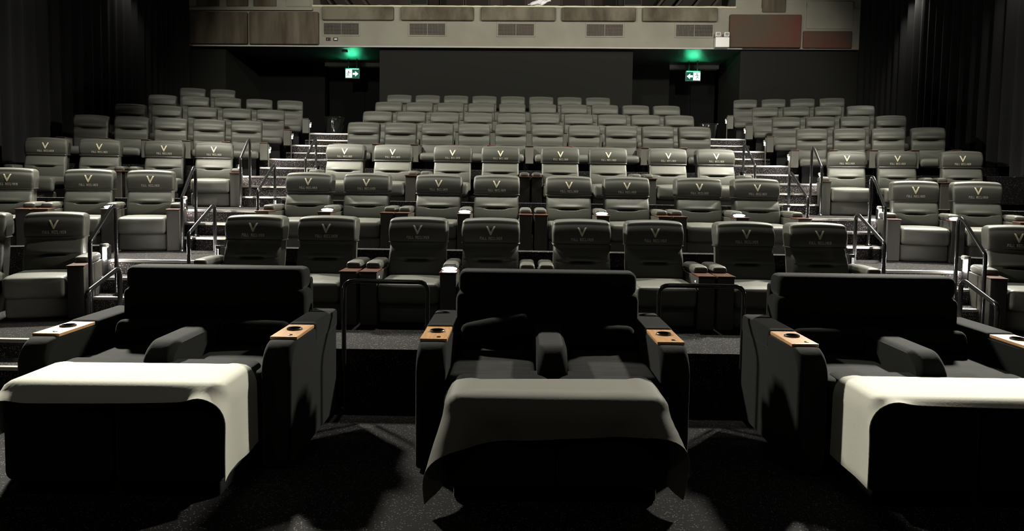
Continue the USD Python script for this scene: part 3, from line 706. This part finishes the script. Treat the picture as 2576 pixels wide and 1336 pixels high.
pad('acoustic_panel', 5.055, 6.83, 5.46, 6.28, M['redpanel'], 'large red-stained padded panel right of the emergency light')
pad('acoustic_panel', 6.89, 8.1, 5.46, 5.89, M['redpanel'], 'lower red-brown padded panel at the right end of the bulkhead', d=.06)
pad('acoustic_panel', 6.97, 8.1, 5.95, 6.62, M['bulkhead'], 'flat greenish beige panel above the lower red-brown panel at the right', d=.02, r=.006)
wall_single('trim_4', box(-8.8, RL + .02, -.09, 0.04, ZLEDGE - .13, ZLEDGE - .07), M['bulkhead'], 'narrow beige ledge above the two large left panels', 'trim', 'structure', smooth=False)
for k, (a, b) in enumerate([(-8.6, -8.0), (-7.80, -7.24), (-7.10, -6.50)]):
    pad('acoustic_panel', a, b, 6.45, 7.5, M['panel'], 'small brown padded panel above the left ledge, %s from the left' % ORD[k + 1], 'small upper panels', d=.06, y=.04)
pad('acoustic_panel', -6.25, -5.62, 6.46, 7.5, M['bulkhead'], 'flat beige cover plate beside the recess at the left', d=.02, y=.04, r=.005)
pad('acoustic_panel', 5.86, 6.46, 6.34, 7.5, M['panel'], 'small brown padded panel above the large red-stained panel', d=.06, y=.04)
# recess: boxes, panes, fins
for a, n in ((-3.02, 'left'), (2.42, 'right')):
    t = thing('speaker_box', 'dark box hanging over the ledge, %s one of the two' % n, 'box', wp(a, -.02, 6.485), WANG, 'dark boxes over the ledge')
    obj('body', rbox(0, .45, -.0, .3, 0, 1.0, .01, 1), M['brown'], t)
    obj('front_plate', rbox(.02, .43, -.012, .0, .04, .98, .004, 1), M['dark_wall'], t)
for k, x in enumerate([-2.45, -1.75, -.75, 0.9, 1.75, 2.9]):
    m = rbox(x, x + .6, 1.55, 1.58, 6.74, 8.2, .01, 1)
    p = obj('wall_panel', m, M['void'], RECESS)
    m = cat_([rbox(x - .03, x + .63, 1.54, 1.58, 6.69, 6.74, .005, 1), rbox(x - .04, x, 1.54, 1.58, 6.72, 8.2, .005, 1), rbox(x + .6, x + .64, 1.54, 1.58, 6.72, 8.2, .005, 1)])
    obj('panel_frame', m, M['brown'], p)
for s, x0, cnt in ((-1, -5.35, 3), (1, 3.1, 5)):
    for k in range(cnt):
        m = box(-.03, .03, -.05, 1.0, 0, 1.3); m.apply_transform(trimesh.transformations.rotation_matrix(math.radians(s * 38), [0, 1, 0]))
        m.apply_translation([x0 + k * .47 + .2, .45, 6.56])
        obj('slanted_fin', m, M['brown'], RECESS, smooth=False)
# plastic bag on the ledge
m = trimesh.creation.icosphere(4, 1.0); v = m.vertices
d = 1 + .9 * (meshkit.fbm(v * 2.3 + 5, 4, 3) - .5)
v = v * d[:, None] * np.array([.26, .12, .115]); v[:, 2] += .05 + .09 * np.clip(v[:, 0] / .26, -1, 1); v[:, 2] *= np.where(v[:, 0] < 0, .6, 1.0)
v[:, 2] -= v[:, 2].min(); m.vertices = v + [.28, .08, ZLEDGE + .012]
wall_single('plastic_bag', m, M['bag'], 'crumpled white plastic bag left on the dusty ledge', 'bag')
# sockets
for k, (x, lab) in enumerate([(-5.20, 'small black wall socket under the leftmost air vent, left one'), (-5.01, 'small black wall switch plate with white rocker under the leftmost air vent')]):
    t = thing('wall_socket', lab, 'socket', wp(x, 0, 5.585), WANG, 'wall sockets on the bulkhead')
    obj('plate', rbox(0, .125, -.012, 0.004, 0, .085, .006, 2), M['black'], t)
    if k == 0:
        obj('switch', rbox(.03, .045, -.018, -.01, .02, .05, .003, 1), M['lintel'], t); obj('switch', rbox(.075, .085, -.018, -.01, .05, .06, .003, 1), M['lintel'], t)
    else:
        for q in (.028, .066): obj('rocker', rbox(q, q + .034, -.02, -.01, .022, .062, .006, 2), M['white'], t)
# emergency twin spotlight
t = thing('emergency_light', 'white twin-head emergency light box at the bulkhead edge above the right exit', 'emergency light', wp(4.69, -.10, 5.445), WANG)
obj('housing', rbox(0, .345, -.12, .10, 0, .25, .015, 2), M['white'], t)
for q in (.065, .28):
    hd = obj('lamp_head', rbox(q - .065, q + .065, -.11, .0, .265, .375, .015, 2), M['white'], t)
    obj('lens', rbox(q - .046, q + .046, -.118, -.105, .283, .357, .008, 2), M['lens'], hd)
    obj('neck', lathe([(.018, .24), (.018, .29)], 12, (q, -.04, 0)), M['black'], hd)
# exit signs
def exit_sign(x, label, flip):
    t = thing('exit_sign', label, 'exit sign', wp(x, 1.75, 4.87), WANG, 'exit signs')
    obj('housing', rbox(-.205, .205, -.03, .03, 0, .255, .008, 2), M['white'], t)
    obj('face', box(-.2, .2, -.036, -.031, .006, .249), M['sign_green'], t, smooth=False)
    s = -1 if flip else 1
    f = lambda a, b: tuple(sorted((s * a, s * b)))
    sq = f(-.19, .0)
    obj('pictogram', rbox(sq[0], sq[1], -.040, -.035, .02, .238, .004, 1), M['sign_white'], t)
    man = [rbox(*f(-.115, -.085), -.044, -.039, .175, .205, .01, 2)]
    for p0, p1 in (((-.10, .17), (-.115, .11)), ((-.115, .11), (-.085, .075)), ((-.085, .075), (-.09, .035)), ((-.115, .11), (-.14, .075)), ((-.14, .075), (-.17, .075)), ((-.10, .165), (-.065, .145)), ((-.065, .145), (-.05, .165)), ((-.10, .165), (-.135, .15)), ((-.135, .15), (-.145, .125))):
        man.append(tube(np.array([(s * p0[0], -.0405, p0[1]), (s * p1[0], -.0405, p1[1])]), .0075, 6))
    obj('running_figure', cat_(man), M['sign_green'], t)
    arrow = [(.015, .10), (.085, .10), (.085, .05), (.175, .128), (.085, .205), (.085, .155), (.015, .155)]
    m = trimesh.creation.extrude_polygon(Polygon([(s * a, b) for a, b in arrow]), .005, engine='earcut'); v = m.vertices
    m = trimesh.Trimesh(np.stack([v[:, 0], -.040 + v[:, 2], v[:, 1]], 1), m.faces, process=False); m.fix_normals()
    obj('arrow', m, M['sign_white'], t, smooth=False)
    obj('top_light', rbox(-.17, .17, -.02, .02, .254, .262, .003, 1), M['sign_top'], t, label='green light spilling from the top edge')
    obj('top_baffle', cat_([rbox(-.2, .2, .026, .034, .25, .295, .002, 1), rbox(-.205, -.195, -.03, .03, .25, .295, .002, 1), rbox(.195, .205, -.03, .03, .25, .295, .002, 1)]), M['black'], t)
    obj('hanger', lathe([(.012, .255), (.012, ZB - .008 - 4.87)], 10, (-.12, 0, 0)), M['black'], t)
    obj('hanger', lathe([(.012, .255), (.012, ZB - .008 - 4.87)], 10, (.12, 0, 0)), M['black'], t)
exit_sign(-4.98, 'lit green and white exit sign with arrow pointing right in the left alcove', False)
exit_sign(4.53, 'lit green and white exit sign with arrow pointing left in the right alcove', True)
t = thing('ceiling_sensor', 'small black sensor on the soffit above the left exit sign', 'sensor', wp(-4.86, .55, ZB - .008), WANG)
obj('body', rbox(-.07, .07, -.04, .04, -.045, .0, .012, 2), M['black'], t); obj('lens', rbox(-.05, .05, -.045, -.035, -.03, -.012, .004, 1), M['white'], t)

# ---------------------------------------------------------------- bins
def bin_(x, y, label):
    t = thing('waste_bin', label, 'bin', (x, y, T[7]))
    th = np.linspace(0, 2 * np.pi, 48, endpoint=False); R = []
    for z, r in [(0.0, .17), (.02, .185), (.12, .20), (.22, .215), (.32, .225), (.40, .23), (.425, .24), (.435, .235), (.42, .22), (.30, .19), (.12, .17)]:
        n = meshkit.fbm(np.stack([np.cos(th) * 5 + x, np.sin(th) * 5, th * 0 + z * 14], 1), 4, 9)
        rr = r * (1 + .5 * (n - .5) * (0 if z == 0 else 1)); R.append(np.stack([rr * np.cos(th), rr * np.sin(th), th * 0 + z], 1))
    obj('bin_liner', loft(np.array(R)), M['gloss'], t)
    obj('rim', lathe([(.228, .41), (.245, .415), (.245, .43), (.228, .43)], 40), M['gloss'], t)
    obj('bin_body', lathe([(.14, .002), (.15, .05), (.155, .12)], 24), M['black'], t)
bin_(-4.62, 17.75, 'black bag-lined waste bin at the top of the left aisle')
bin_(4.42, 18.15, 'black bag-lined waste bin at the top of the right aisle')
